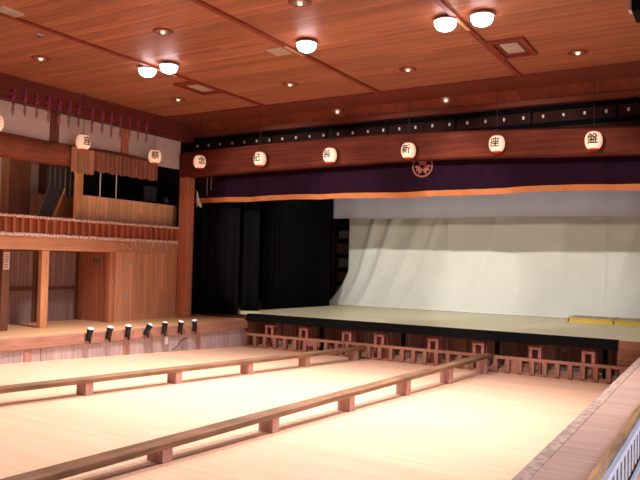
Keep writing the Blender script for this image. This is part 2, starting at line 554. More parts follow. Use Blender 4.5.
m = MB().hexa([(px_front(Y0) - .12, Y0, fz(Y0)), (px_front(Y0) - .04, Y0, fz(Y0)), (px_front(Y1) - .04, Y1, 0), (px_front(Y1) - .12, Y1, 0)],
              [(px_front(Y0) - .12, Y0, .64), (px_front(Y0) - .04, Y0, .64), (px_front(Y1) - .04, Y1, .64), (px_front(Y1) - .12, Y1, .64)])
m.build('front_boards', W_GREY, sp)
for y, w, mt in ((11.3, .11, W_BLOCK), (11.68, .035, W_RUN), (14.35, .11, W_BLOCK), (17.2, .09, W_BLOCK), (8.4, .11, W_BLOCK), (15.3, .025, W_RUN)):
    x = px_front(y)
    MB().box(x - .14, x - .015, y - w, y + w, fz(y + w), .63).build('post', mt, sp, bevel=.006)
# white outlet plate and its cable
y = 15.83
tag(MB().box(px_front(y) - .038, px_front(y) + .0, y - .07, y + .07, .36, .60).build('outlet_plate', M_WHITE, bevel=.008),
    'small white plate on the grey boards below the platform edge', 'plate')
pts = []
for t in range(9):
    yy = 16.05 + t * .08
    pts.append((px_front(yy) + .005, yy, .18 + .3 / (1 + math.exp(-(t - 3.5) * 1.2))))
tag(MB().tube(pts, .011, 6).build('cable', M_CABLE), 'thin dark cable climbing the grey boards under the spotlights', 'cable')

# ------------------------------------------------------------------ lower left wall: recess, doors, panel
struct('wall_recess', MB().box(-18.64, XW - .14, 15.6, 15.72, ZP, 3.2), W_PANELX, 'red-brown board wall at the end of the recess', 'wall')
struct('wall_panel', MB().box(XW - .1, XW, 15.72, 19.3, ZP - .02, 3.16), W_PANEL, 'cedar board wall beside the stage pillar', 'wall')
tag(MB().box(XW - .14, XW + .05, 15.5, 15.74, ZP, 3.14).build('corner_post', W_POST, bevel=.012),
    'red-brown post at the corner between the recess and the cedar wall', 'post')
for i, (a, b) in enumerate(((14.02, 15.58), (12.26, 13.98), (10.5, 12.22), (8.74, 10.46), (6.98, 8.7))):
    d = struct('door_%d' % (i + 1), MB().box(-18.74, -18.68, a, b, ZP, 3.12), W_SLAT, 'grey slatted sliding door in the left recess', 'door', at=(-18.7, (a + b) / 2, ZP))
    MB().box(-18.68, -18.64, a, b, 1.90, 2.02).build('mid_rail', W_DARKPOST, d)
    MB().box(-18.68, -18.65, a, a + .09, ZP, 3.12).build('stile', W_DARKPOST, d)
    MB().box(-18.68, -18.65, b - .09, b, ZP, 3.12).build('stile', W_DARKPOST, d)
struct('wall_recess_left', MB().box(-18.9, -18.74, YR, 15.7, 0, 3.3), W_GBACK, 'dark board wall behind the sliding doors', 'wall')
for (ya, yb, x0, x1, mt, nm) in ((13.0, 13.25, XW - .16, XW + .0, W_POSTL, 'pale square post standing in front of the slatted doors'),
                                 (11.74, 11.98, XW - .16, XW, W_DARKPOST, 'dark post carrying a white notice at the left edge'),
                                 (9.4, 9.7, XW - .16, XW, W_POSTL, 'pale square post outside the left edge')):
    tag(MB().box(x0, x1, ya, yb, ZP, 3.14).build('wooden_post', mt, bevel=.012), nm, 'post')
# notices
n = empty('wall_notice', (XW, 11.86, 2.6), 'white paper notice with black marks on the dark post', 'notice')
MB().box(XW, XW + .008, 11.77, 11.95, 2.58, 3.06).build('paper', M_FADED, n)
for zz in (2.64, 2.71, 2.79, 2.85, 2.92, 2.98):
    MB().box(XW + .008, XW + .012, 11.81, 11.91, zz, zz + .03).build('mark', M_FADEDINK, n)
n = empty('wall_sign', (-17.75, 15.6, 2.8), 'small faded sign on the shaded board wall of the recess', 'sign')
MB().box(-17.98, -17.52, 15.585, 15.6, 2.74, 2.98).build('plate', M_GREYLBL, n)
for k, xx in enumerate((-17.93, -17.8, -17.66)):
    MB().box(xx, xx + .09, 15.578, 15.585, 2.80, 2.83).build('mark', W_CEILRED, n)
    MB().box(xx, xx + .09, 15.578, 15.585, 2.90, 2.92).build('mark', W_CEILRED, n)
    MB().box(xx + .03, xx + .05, 15.578, 15.585, 2.83, 2.90).build('mark', W_CEILRED, n)
for (y, z, w, h, lb) in ((16.32, 2.82, .18, .06, 'thin white label high on the cedar wall'),
                         (16.26, 1.74, .14, .10, 'small white switch plate midway up the cedar wall'),
                         (15.62, 2.2, .02, .05, 'tiny white tag on the post at the recess corner')):
    x = XW if y > 15.8 else XW + .05
    tag(MB().box(x, x + .012, y - w, y + w, z - h, z + h).build('wall_label', M_FADED), lb, 'label')

# ------------------------------------------------------------------ gallery
gb = tag(MB().box(XW - .3, XW + .02, 4, 19.2, 3.14, 3.52).build('gallery_beam', W_GBEAM, bevel=.012, at=(XW, 12, 3.14)),
         'long pale beam carrying the gallery above the recess', 'beam')
MB().box(XW + .018, XW + .028, 15.8, 18.9, 3.2, 3.5).build('flaked_face', W_SPECK2, gb)
struct('floor_gallery', MB().box(XW - 2.5, XW - .28, YR, 19.3, 3.2, 3.46), W_GBEAM, 'gallery floor', 'floor')
gr = empty('gallery_railing', (XW, 12, 3.52), 'gallery railing with brown balusters between flaking white rails', 'railing')
MB().box(XW - .1, XW + .06, 4, 19.1, 3.52, 3.62).build('lower_rail', W_SPECK, gr, bevel=.02)
MB().box(XW - .1, XW + .06, 4, 19.1, 4.04, 4.12).build('upper_rail', W_SPECK, gr, bevel=.02)
MB().box(XW - .06, XW - .045, 4, 19.1, 3.62, 4.04).build('back_board', W_GBACK, gr)
y = 11.0
bal = None
while y < 19.05:
    if bal is None:
        bal = MB().box(XW - .045, XW + .03, y - .045, y + .045, 3.62, 4.04).build('baluster', W_BALUSTER, gr, bevel=.008)
    else:
        c = bal.copy(); col.objects.link(c); c.parent = gr; c.location = (0, y - 11.0, 0)
    y += .262
# wooden balcony panel and posts
tag(MB().box(XW - .5, XW - .42, 14.45, 19.1, 3.46, 4.92).build('balcony_partition', W_PANELUP), 'pale boarded partition behind the gallery railing', 'partition')
tag(MB().box(XW - .40, XW - .26, 14.36, 14.6, 3.46, 5.66).build('gallery_post', W_POSTL, bevel=.012), 'pale post on the gallery under the left reed blind', 'post')
tag(MB().box(XW - 2.2, XW - 1.8, 13.1, 13.85, 3.46, 6.6).build('gallery_pillar', W_DARKPOST, bevel=.012), 'broad dark pillar at the back of the gallery', 'pillar')
# wainscot and window at gallery back
struct('wall_wainscot', MB().box(XW - 2.45, XW - 2.38, 13.0, 17.2, 3.46, 5.0), W_PANELUP, 'board wainscot under the gallery window', 'wall')
wn = struct('window_1', MB().box(XW - 2.45, XW - 2.43, 14.84, 17.0, 5.0, 6.0), M_GLASSD, 'dark gallery window with thin uprights', 'window')
MB().box(XW - 2.45, XW - 2.36, 14.6, 17.1, 5.98, 6.16).build('window_frame', W_BALUSTER, wn)
MB().box(XW - 2.45, XW - 2.36, 14.62, 14.84, 5.0, 5.98).build('window_frame', W_DARKPOST, wn)
for k in range(8):
    y = 15.02 + k * .21
    MB().box(XW - 2.43, XW - 2.40, y - .018, y + .018, 5.0, 5.98).build('mullion', M_WHITE if k > 2 else M_ALU, wn)
# dark curtain that closes the booth, with uprights
tag(MB().sheet(lambda u, v: (XW - 1.6 + .05 * math.sin(u * 55), 15.45 + u * 3.8, 3.46 + v * 2.9), 90, 2).build('booth_curtain', M_BLACK, solid=.01),
    'black curtain closing the booth behind the boarded partition', 'curtain')
tag(MB().box(XW - 1.5, XW - .56, 15.42, 15.48, 3.46, 6.3).build('booth_screen', M_BLACK), 'black screen beside the gallery post', 'screen')
for y, lb in ((15.52, 'white pole above the partition, next to the gallery post'), (16.2, 'white pole above the partition, second from the gallery post')):
    tag(MB().tube([(XW - .55, y, 3.46), (XW - .55, y, 6.2)], .018, 8).build('thin_pole', M_WHITE), lb, 'pole')
# equipment in the booth
mo = empty('monitor', (XW - .8, 18.05, 4.92), 'dark grey monitor standing in the booth above the partition', 'monitor')
MB().box(XW - .9, XW - .8, 17.75, 18.35, 5.0, 5.55).build('screen', M_DGREY, mo, bevel=.01)
MB().box(XW - 1.0, XW - .7, 17.95, 18.15, 4.86, 5.0).build('stand', M_BLKMET, mo)
tag(MB().box(XW - 1.5, XW - .56, 16.9, 19.3, 4.80, 4.86).build('booth_shelf', M_BLKMET), 'dark shelf in the booth carrying the monitor and the small lamp', 'shelf')
bl = empty('booth_lamp', (XW - .75, 18.78, 4.86), 'small metal lamp on the booth shelf by the stage pillar', 'lamp')
MB().lathe([(0, 0), (.09, 0), (.09, .02), (.02, .03), (.02, .12), (0, .12)], 14).build('base', M_BLKMET, bl, world=False)
MB().lathe([(0, .12), (.13, .14), (.15, .26), (.1, .36), (0, .38)], 16).build('head', M_DGREY, bl, world=False, smooth=True)
MB().box(.145, .165, -.04, .03, .14, .32).build('glint_plate', M_METAL, bl, world=False)
# folded board on a stand
ea = empty('folded_easel', (XW - .8, 14.0, 3.46), 'dark board leaning on a pale folding stand on the gallery', 'stand')
m = MB().hexa([(XW - .72, 13.3, 4.1), (XW - .66, 13.3, 4.1), (XW - .66, 13.75, 4.1), (XW - .72, 13.75, 4.1)],
              [(XW - .92, 13.8, 5.05), (XW - .86, 13.8, 5.05), (XW - .86, 14.28, 5.05), (XW - .92, 14.28, 5.05)])
m.build('board', M_DGREY, ea)
MB().tube([(XW - .62, 13.55, 3.46), (XW - .86, 14.4, 5.1)], .026, 8).build('leg', W_POSTL, ea)
MB().tube([(XW - .62, 13.35, 3.46), (XW - .8, 13.6, 4.4)], .028, 8).build('leg', W_POSTL, ea)
MB().tube([(XW - 1.3, 13.9, 3.46), (XW - .9, 14.2, 5.0)], .028, 8).build('leg', W_POSTL, ea)
# log beam over the gallery
pts, rr = [], []
for k in range(14):
    y = 4 + k * 1.015
    pts.append((XW - .05, y, 6.02 + .03 * math.sin(y * .9)))
    rr.append(.335 + .015 * math.sin(y * 1.7))
tag(MB().tube(pts, rr, 18).build('log_beam', W_LOG, smooth=True, at=(XW, 10, 5.7)), 'thick rounded log beam over the gallery on the left', 'beam')
# plaster-band posts
for y, lb in ((13.25, 'short red-brown post on the plaster, above the left reed blind'), (15.98, 'short red-brown post on the plaster, nearer the stage'),
              (10.6, 'short red-brown post on the plaster, left of the picture')):
    tag(MB().box(XW - .02, XW + .05, y - .15, y + .15, 6.3, 7.2).build('wall_post', W_DARKPOST if y < 14 else W_POST, bevel=.01), lb, 'post')
# reed blinds
def blind(y0, y1, z0, z1, x, mt, lb):
    o = empty('reed_blind', (x, (y0 + y1) / 2, z0), lb, 'blind')
    n_ = int((y1 - y0) / .09)
    MB().sheet(lambda u, v: (x + .012 * math.sin(u * n_ * PI) + .03 * math.sin(u * 7), y0 + u * (y1 - y0), z0 + .02 * math.sin(u * 40) * (1 - v) + v * (z1 - z0)),
               n_ * 4, 3).build('reeds', mt, o, solid=.012)
    MB().tube([(x - .02, y0, z1), (x - .02, y1, z1)], .025, 8).build('rod', W_DARKPOST, o)
    return o
blind(13.62, 14.44, 5.48, 6.22, XW + .35, M_REED_LIT, 'reed blind with painted-in light at the left end, hanging over the gallery post')
blind(14.46, 17.2, 5.60, 6.22, XW + .31, M_REED, 'long brown reed blind hanging over the booth')

# ------------------------------------------------------------------ stage pillar, beam, frieze
tag(MB().box(XW + .04, -16.66, 18.62, 18.98, ZP, 5.96).build('stage_pillar', W_POST, bevel=.015), 'red-brown pillar at the left side of the stage opening', 'pillar')
tag(MB().box(-16.95, -14.9, 19.9, 20.0, ZP, ZP + .09).build('stage_sill', W_BEAM), 'low dark red sill at the foot of the stage pillar', 'sill')
bz = [(-17.06, 5.93, 6.86), (-15.5, 5.985, 6.93), (-13.9, 6.03, 6.95), (-11.5, 6.06, 6.96), (-9.3, 6.09, 6.95), (-7.6, 6.09, 6.91), (-5.9, 6.05, 6.83),
      (-4.0, 5.97, 6.72), (-2.0, 5.91, 6.63), (0, 5.88, 6.58), (XR - .02, 5.86, 6.55)]
m = MB()
rings = []
for x, zb, zt in bz:
    zb, zt = 3 + (zb - 3) * .982, 3 + (zt - 3) * .982
    y0, y1, c = 18.58, 18.98, .05
    rings.append([m.bm.verts.new(p) for p in ((x, y0, zb + c), (x, y0 + c, zb), (x, y1, zb), (x, y1, zt), (x, y0 + c * 2, zt), (x, y0, zt - c))])
for a, b in zip(rings, rings[1:]):
    for k in range(6):
        m.bm.faces.new((a[k], a[(k + 1) % 6], b[(k + 1) % 6], b[k]))
m.bm.faces.new(rings[0]); m.bm.faces.new(list(reversed(rings[-1])))
tag(m.build('stage_beam', W_BEAM, smooth=False, at=(-8, 19.1, 5.9)), 'great red-brown beam across the top of the stage opening', 'beam')
fr = empty('stage_frieze', (-8, 19.4, 6.5), 'black band with a row of small white knobs above the stage beam', 'frieze')
MB().box(XW + .02, XR, 19.36, 19.5, 6.52, 7.42).build('board', plain('sooty_red_board', (50, 24, 19), 0.8, var=.35, scale=2, spec=.1), fr)
MB().box(XW + .02, XR, 19.3, 19.37, 7.28, 7.42).build('upper_moulding', M_BLACK, fr)
MB().box(XW + .02, XR, 19.3, 19.37, 6.84, 6.96).build('lower_moulding', M_BLACK, fr)
k0 = None
for k in range(33):
    x = -16.9 + k * .54
    if k0 is None:
        k0 = MB().box(x - .03, x + .03, 19.3, 19.36, 7.09, 7.18).build('knob', M_PAPER, fr, bevel=.012)
    else:
        c = k0.copy(); col.objects.link(c); c.parent = fr; c.location = (k * .54, 0, 0)
for k in range(8):
    x = -15.8 + k * 2.2
    MB().box(x - .03, x + .03, 19.335, 19.37, 6.96, 7.28).build('upright', M_BLACK, fr)

# ------------------------------------------------------------------ valance with crest
va = empty('valance', (-8, 19.45, 5.0), 'dark purple valance with gold fringe and round crest under the stage beam', 'valance')
def vz(x):      # gentle sag of the hem
    return 5.20 - .05 * (x + 17) / 15 + .014 * math.sin(x * .9) + .010 * math.sin(x * 2.3) + .05 * math.exp(-((x + 3.6) / 1.2) ** 2)
def val_pt(u, v):
    x = -16.95 + u * (XR + 16.9)
    z = vz(x) + v * (6.45 - vz(x))
    return (x, 19.42 + .035 * math.sin(x * 4.2) * (1 - .6 * v) + .02 * math.sin(x * 9.0), z)
MB().sheet(val_pt, 300, 8).build('cloth', M_VAL, va, smooth=True, solid=.02)
def fringe_pt(u, v):
    x = -16.95 + u * (XR + 16.9)
    return (x, 19.395 + .035 * math.sin(x * 4.2) + .02 * math.sin(x * 9.0), vz(x) - .14 + v * .17 + .012 * math.sin(x * 60) * (1 - v))
MB().sheet(fringe_pt, 900, 2).build('fringe', M_GOLD, va, solid=.015)
# crest: ring with three leaves and stems
cx, cz, cy = -8.02, 5.94, 19.34
m = MB()
Mx = Matrix.Translation((cx, cy, cz)) @ Matrix.Rotation(PI / 2, 4, 'X')
m.lathe([(.285, -.012), (.335, -.012), (.335, .012), (.285, .012), (.285, -.012)], 40, Mx)
m.build('crest_ring', M_CREST, va)
m = MB()
for a in (90, 210, 330):
    A = Matrix.Translation((cx, cy, cz)) @ Matrix.Rotation(-R(a - 90), 4, 'Y')
    for sx_ in (-1, 0, 1):
        B = A @ Matrix.Rotation(sx_ * .55, 4, 'Y') @ Matrix.Translation((0, 0, .15)) @ Matrix.Diagonal((.055, .012, .11, 1))
        bmesh.ops.create_icosphere(m.bm, subdivisions=2, radius=1, matrix=B)
m.build('crest_leaves', M_CREST, va, smooth=True)
for x, z0, z1 in ((-16.38, 5.33, 5.95), (-16.19, 5.52, 5.97)):
    m = MB()
    z = z0
    while z < z1:
        m.blob((x, 19.33, z), .024, (1, 1, 1.3))
        z += .065
    m.tube([(x, 19.34, z0), (x, 19.34, z1)], .01, 6)
    m.build('tassel_cord', M_CORDW, va)
# bunch of white cloth tied at the pillar
m = MB()
m.sheet(lambda u, v: (-16.78 + .05 * math.cos(u * 2 * PI) * (.35 + 1.6 * (1 - v)) + .12 * (1 - v) ** 2, 19.26 + .05 * math.sin(u * 2 * PI) * (.4 + (1 - v)),
                      4.9 + v * .55 + .05 * math.sin(u * 6 * PI) * (1 - v)), 24, 8)
cbn = m.build('cloth_bunch', M_PAPER, smooth=True)
MB().tube([(-16.78, 19.28, 5.44), (-16.72, 19.1, 5.47), (-16.70, 18.97, 5.46)], .018, 8).build('tie', M_CORDW, cbn)
tag(cbn, 'bunch of white cloth tied beside the pillar under the valance', 'cloth')

# ------------------------------------------------------------------ lanterns
def glyph_mesh(ch):
    cu = bpy.data.curves.new('character', 'FONT')
    cu.body = ch
    cu.size = 0.275
    cu.align_x = 'CENTER'
    cu.align_y = 'CENTER'
    cu.bevel_depth = 0.005
    cu.bevel_resolution = 0
    cu.resolution_u = 3
    o = bpy.data.objects.new('tmp_character', cu)
    col.objects.link(o)
    dg = bpy.context.evaluated_depsgraph_get()
    dg.update()
    me = bpy.data.meshes.new_from_object(o.evaluated_get(dg))
    bpy.data.objects.remove(o)
    bpy.data.curves.remove(cu)
    return me


LR, LH = .212, .215
def lantern_r(z):      # z from -LH to LH
    t = max(-1, min(1, z / LH))
    return .10 + (LR - .10) * (1 - abs(t) ** 2.0) ** .55

lant0 = None
def lantern(loc, face_deg, ch, cord, label):
    """face_deg: direction the character faces, 0 = towards the hall (-Y), 90 = +X"""
    global lant0
    o = empty('paper_lantern', loc, label, 'lantern', 'round paper lanterns', rz=R(face_deg))
    if lant0 is None:
        prof = []
        n_ = 26
        for k in range(n_ + 1):
            z = -LH + 2 * LH * k / n_
            prof.append((lantern_r(z) + (.003 if k % 2 else -.001), z))
        MB().lathe([(0, -LH)] + prof + [(0, LH)], 28).build('paper_shade', M_LANT, o, world=False, smooth=True)
        MB().lathe([(.0, LH + .03), (.1, LH + .03), (.118, LH + .01), (.118, LH - .012), (0, LH - .012)], 24).build('top_ring', M_RED, o, world=False)
        MB().lathe([(.0, -LH - .03), (.1, -LH - .03), (.118, -LH - .01), (.118, -LH + .012), (0, -LH + .012)], 24).build('bottom_ring', M_RED, o, world=False)
        lant0 = o
    else:
        for c0 in lant0.children:
            if c0.name.split('.')[0] in ('paper_shade', 'top_ring', 'bottom_ring'):
                c = c0.copy(); col.objects.link(c); c.parent = o
    MB().tube([(0, 0, LH + .02), (0, 0, cord - loc[2])], .009, 6).build('cord', M_CABLE, o, world=False)
    me = glyph_mesh(ch)
    bm = bmesh.new()
    bm.from_mesh(me)
    bmesh.ops.triangulate(bm, faces=bm.faces)
    bmesh.ops.subdivide_edges(bm, edges=bm.edges, cuts=3, use_grid_fill=True)
    for v in bm.verts:
        u, w = v.co.x, v.co.y + .005
        r = lantern_r(w) + .010 + v.co.z
        a = u / r
        v.co = Vector((r * math.sin(a), -r * math.cos(a), w))
    bm.to_mesh(me)
    bm.free()
    me.name = 'character'
    me.materials.clear()
    me.materials.append(M_INK)
    c = bpy.data.objects.new('character', me)
    c.parent = o
    col.objects.link(c)
    return o

lantern((-3.00, 18.32, 6.20), 0, '盤', 7.81, 'paper lantern reading 盤, rightmost of the row on the stage beam')
lantern((-5.46, 18.32, 6.28), 0, '座', 7.81, 'paper lantern reading 座, on the stage beam right of the crest')
lantern((-8.04, 18.32, 6.26), 0, '新', 7.81, 'paper lantern reading 新, on the stage beam just above the crest')
lantern((-10.66, 18.32, 6.28), 0, '装', 7.81, 'paper lantern reading 装, in front of the middle of the stage beam')
lantern((-13.32, 18.32, 6.32), 0, '記', 7.81, 'paper lantern reading 記, second from the pillar on the stage beam')
lantern((-15.89, 18.32, 6.36), 62, '念', 7.81, 'paper lantern reading 念, over the stage pillar')
lantern((-16.45, 16.72, 6.35), 48, '祭', 7.86, 'paper lantern hanging between the reed blind and the stage pillar')
lantern((-16.45, 13.78, 6.36), 88, '座', 7.86, 'paper lantern hanging in front of the left reed blind')
lantern((-16.45, 10.93, 6.40), 60, '盤', 7.86, 'paper lantern cut off by the left edge of the picture')

# ------------------------------------------------------------------ flower garlands under the left cornice
GY = [11.63, 12.0, 12.37, 12.76, 13.13, 13.47, 13.82, 14.32, 14.72, 15.08, 15.45, 15.85, 16.22, 16.6]
def garland(loc):
    o = empty('flower_garland', loc)
    rnd = random.Random(3)
    MB().tube([(0, 0, 0), (0, 0, -.8)], .008, 6).build('string', M_CABLE, o, world=False)
    m = MB()
    for k in range(16):
        m.blob((rnd.uniform(-.03, .03), rnd.uniform(-.045, .045), -.03 - k * .022), rnd.uniform(.025, .045))
    m.build('blossoms', M_PINK, o, world=False, smooth=True)
    m = MB()
    for k in range(5):
        m.blob((rnd.uniform(-.02, .02), rnd.uniform(-.03, .03), -.41 - k * .02), .025, (.5, 1.4, .8))
    m.build('leaves', M_LEAF, o, world=False, smooth=True)
    m = MB()
    for k in range(4):
        y = -.03 + k * .02
        m.tube([(0, 0, -.48), (.01, y, -.6), (.0, y * 1.2, -.72 - .03 * (k % 3))], [.014, .016, .006], 6)
    m.build('ribbons', M_PINK2, o, world=False)
    return o
g0 = None
for k, y in enumerate(GY):
    if g0 is None:
        o = g0 = garland((XW + .36, y, 7.55))
    else:
        o = copy_tree(g0)
        o.location = (XW + .36, y, 7.55)
        o.rotation_euler.z = random.uniform(-.5, .5)
        s = random.uniform(.92, 1.08)
        o.scale = (s, s, s)
    if k == 0:
        lb = 'leftmost of the pink flower garlands on the left cornice'
    elif k == len(GY) - 1:
        lb = 'pink flower garland nearest the stage on the left cornice'
    else:
        lb = '%s from the left of the pink flower garlands on the cornice' % ORD[k]
    tag(o, lb, 'garland', 'pink flower garlands along the left cornice')

# ------------------------------------------------------------------ ceiling fittings
def floodlight(loc):
    o = empty('floodlight', loc)
    MB().lathe([(0, 0), (.06, 0), (.06, -.03), (0, -.03)], 12).build('mount', M_BLKMET, o, world=False)
    MB().lathe([(0, -.01), (.12, -.01), (.20, -.03), (.235, -.07), (.225, -.08), (.18, -.05), (0, -.03)], 24).build('reflector', M_ALU, o, world=False, smooth=True)
    MB().lathe([(0, -.26), (.09, -.25), (.165, -.215), (.205, -.15), (.218, -.075), (0, -.05)], 24).build('lamp_glass', M_LAMP, o, world=False, smooth=True)
    return o
FL_LB = ['bright floodlight left of the batten nearest the left wall', 'bright floodlight right of the batten nearest the left wall',
         'bright single floodlight beside the middle ceiling batten', 'bright floodlight left of the right-hand ceiling batten',
         'bright floodlight right of the right-hand ceiling batten']
f0 = None
for (x, y), lb in zip(FLOOD_XY, FL_LB):
    o = f0 = floodlight((x, y, ZC)) if f0 is None else copy_tree(f0)
    o.location = (x, y, ZC)
    tag(o, lb, 'floodlight', 'lit ceiling floodlights')
for (x, y) in REAR_XY:
    o = copy_tree(f0)
    o.location = (x, y, ZC)
    tag(o, 'bright floodlight on the ceiling over the rear of the hall', 'floodlight', 'lit ceiling floodlights')
for x, lb in ((-12.6, 'pale strip imitating a reflection between the two floodlights on the left'), (-8.62, 'pale strip imitating a reflection on the batten beside the single floodlight'),
              (-4.64, 'pale strip imitating a reflection between the two floodlights on the right')):
    tag(MB().box(x - .035, x + .035, 12.7, 13.5, ZC - .065, ZC - .05).build('reflection_streak', M_STREAK), lb, 'bar')  # bright reflection along each batten, built as a pale strip

def downlight(loc):
    o = empty('ceiling_downlight', loc)
    MB().lathe([(.11, .0), (.22, .0), (.22, -.015), (.2, -.025), (.13, -.02), (.11, 0)], 28).build('trim_ring', W_BATTEN, o, world=False, smooth=True)
    MB().lathe([(.0, .0), (.13, .0), (.135, -.022), (.115, -.03), (.07, -.012), (0, -.01)], 24).build('reflector', M_METAL, o, world=False, smooth=True)
    MB().lathe([(0, -.07), (.035, -.062), (.055, -.04), (.05, -.012), (0, -.01)], 16).build('bulb', M_BULB, o, world=False, smooth=True)
    return o
DL = [(-10.47, 10.77, 'downlight above the left pair of floodlights, near the picture top'),
      (-14.63, 10.88, 'downlight nearest the left edge, above the garlands'),
      (-14.51, 15.66, 'downlight between the left floodlights and the garlands'),
      (-10.43, 15.66, 'downlight below the single floodlight'),
      (-6.96, 15.73, 'downlight between the single floodlight and the right pair'),
      (-3.0, 16.15, 'downlight right of the framed vent'),
      (-6.97, 10.73, 'downlight cut by the top edge of the picture'),
      ]
d0 = None
for x, y, lb in DL:
    o = d0 = downlight((x, y, ZC)) if d0 is None else copy_tree(d0)
    o.location = (x, y, ZC)
    tag(o, 'recessed ' + lb, 'downlight', 'recessed ceiling downlights')
for x, lb in ((-10.72, 'recessed downlight in the sloping soffit, left one'), (-7.12, 'recessed downlight in the sloping soffit, right one')):
    o = copy_tree(d0)
    o.location = (x, 18.83, 7.752)
    o.rotation_euler = (math.atan2(-.27, .40), 0, 0)
    tag(o, lb, 'downlight', 'recessed ceiling downlights')

def vent(loc, sx, sy, framed, lb):
    o = empty('ceiling_vent', loc, lb, 'vent')
    if framed:
        t = .1
        MB().box(-sx - t, sx + t, -sy - t, -sy, -.06, 0).build('frame_bar', W_BATTEN, o, world=False)
        MB().box(-sx - t, sx + t, sy, sy + t, -.06, 0).build('frame_bar', W_BATTEN, o, world=False)
        MB().box(-sx - t, -sx, -sy, sy, -.06, 0).build('frame_bar', W_BATTEN, o, world=False)
        MB().box(sx, sx + t, -sy, sy, -.06, 0).build('frame_bar', W_BATTEN, o, world=False)
    if framed:
        MB().box(-sx, sx, -sy, sy, -.015, 0).build('surround', W_CEILRED, o, world=False)
        sx, sy = sx * .62, sy * .62
    MB().box(-sx, sx, -sy, sy, -.03, 0).build('plate', M_ALU, o, world=False)
    for k in range(5):
        y = -sy * .7 + k * sy * .35
        MB().box(-sx * .85, sx * .85, y - .012, y + .012, -.04, -.03).build('slat', M_METAL, o, world=False)
    return o
vent((-4.2, 15.15, ZC), .3, .55, True, 'square ceiling vent in a dark wooden frame beside the right batten')
vent((-12.95, 14.85, ZC), .3, .55, True, 'square ceiling vent in a dark frame beside the left batten')
vent((-9.02, 13.06, ZC), .2, .24, False, 'plain pale ceiling plate left of the single floodlight')
vent((-12.45, 8.45, ZC), .2, .25, False, 'pale ceiling plate at the top left corner')
vent((-13.14, 9.71, ZC), .09, .09, False, 'tiny pale ceiling plate near the top left corner')

# hanging loudspeaker in the top right corner
lsp = empty('hanging_loudspeaker', (-.8, 9.25, 6.12), 'black hanging loudspeaker cut by the top right corner', 'loudspeaker')
MB().box(-1.06, -.5, 9.0, 9.5, 6.12, 6.82).build('cabinet', M_SKIRT, lsp, bevel=.02)
MB().box(-1.02, -.54, 8.985, 9.0, 6.3, 6.7).build('grille', M_SPKGRILL, lsp)
MB().box(-1.10, -1.065, 9.05, 9.2, 6.15, 7.0).build('side_bracket', M_ALU, lsp)
MB().tube([(-.78, 9.25, 6.74), (-.78, 9.25, ZC)], .03, 10).build('hanger', M_BLKMET, lsp)
MB().box(-1.10, -.75, 9.1, 9.2, 6.98, 7.0).build('bracket_arm', M_ALU, lsp)

# ------------------------------------------------------------------ stage front: skirt, boards, fence
tag(MB().box(-14.5, XR, 20.9, 21.0, 0, ZS - .12).build('under_stage_wall', W_UNDER, at=(-8, 21, 0)), 'worn board wall under the stage behind the fence', 'board wall')
def skirt_pt(u, v):
    x = -14.48 + u * 11.95
    return (x - (1 - v) * .12 * (1 - u) ** 8, 19.44 + .012 * math.sin(x * 6) * (1 - v) - .03 * (1 - v), .87 + v * .265 + .012 * math.sin(x * 1.3) * (1 - v))
sk = empty('stage_skirt', (-8, 19.45, .87), 'black cloth hanging over the front edge of the stage', 'cloth')
MB().sheet(skirt_pt, 160, 4).build('front_drop', M_SKIRT, sk, solid=.02)
m = MB().hexa([(-14.48, 19.42, ZS + .002), (-2.52, 19.42, ZS + .002), (-2.52, 19.66, ZS + .002), (-14.1, 19.66, ZS + .002)],
              [(-14.48, 19.42, ZS + .02), (-2.52, 19.42, ZS + .02), (-2.52, 19.62, ZS + .012), (-14.1, 19.62, ZS + .012)])
m.build('turned_top', M_SKIRT, sk)
tag(MB().box(-2.55, XR - .02, 19.45, 19.52, fz(19.5), ZS).build('stage_front_boards', W_STGFRONT), 'bare red-brown boarded stage front at the right end', 'board wall')

fe = empty('low_fence', (-8, 19.3, 0), 'low wooden fence with close uprights along the foot of the stage', 'fence')
MB().box(-14.5, -1.76, 19.24, 19.38, .40, .48).build('top_rail', W_FENCE, fe, bevel=.008)
MB().box(-14.5, -1.76, 19.26, 19.36, .0, .07).build('bottom_rail', W_FENCE, fe, bevel=.008)
x = -14.42
step = .415
pp = None
k = 0
while x < -1.8:
    if pp is None:
        pp = MB().box(-.06, .06, -.09, .09, .06, .41).build('upright', W_FENCEZ, fe, world=False, bevel=.006)
        c = pp
    else:
        c = pp.copy(); col.objects.link(c); c.parent = fe
    c.location = (x + 8, 0, 0)
    x += step
    step = max(.315, step - .0032)
MB().box(-5.26, -4.94, 19.26, 19.36, .06, .41).build('closed_panel', W_FENCEZ, fe)
MB().box(-12.0, -11.45, 19.26, 19.36, .24, .41).build('closed_panel', W_FENCEZ, fe)
for xa, xb, z0, z1 in ((-9.05, -8.8, .38, .12), (-13.4, -13.15, .38, .12)):
    MB().hexa([(xb - .02, 19.32, z1), (xb + .03, 19.32, z1), (xb + .03, 19.345, z1), (xb - .02, 19.345, z1)],
              [(xa - .02, 19.32, z0), (xa + .03, 19.32, z0), (xa + .03, 19.345, z0), (xa - .02, 19.345, z0)]).build('brace', W_FENCEZ, fe)

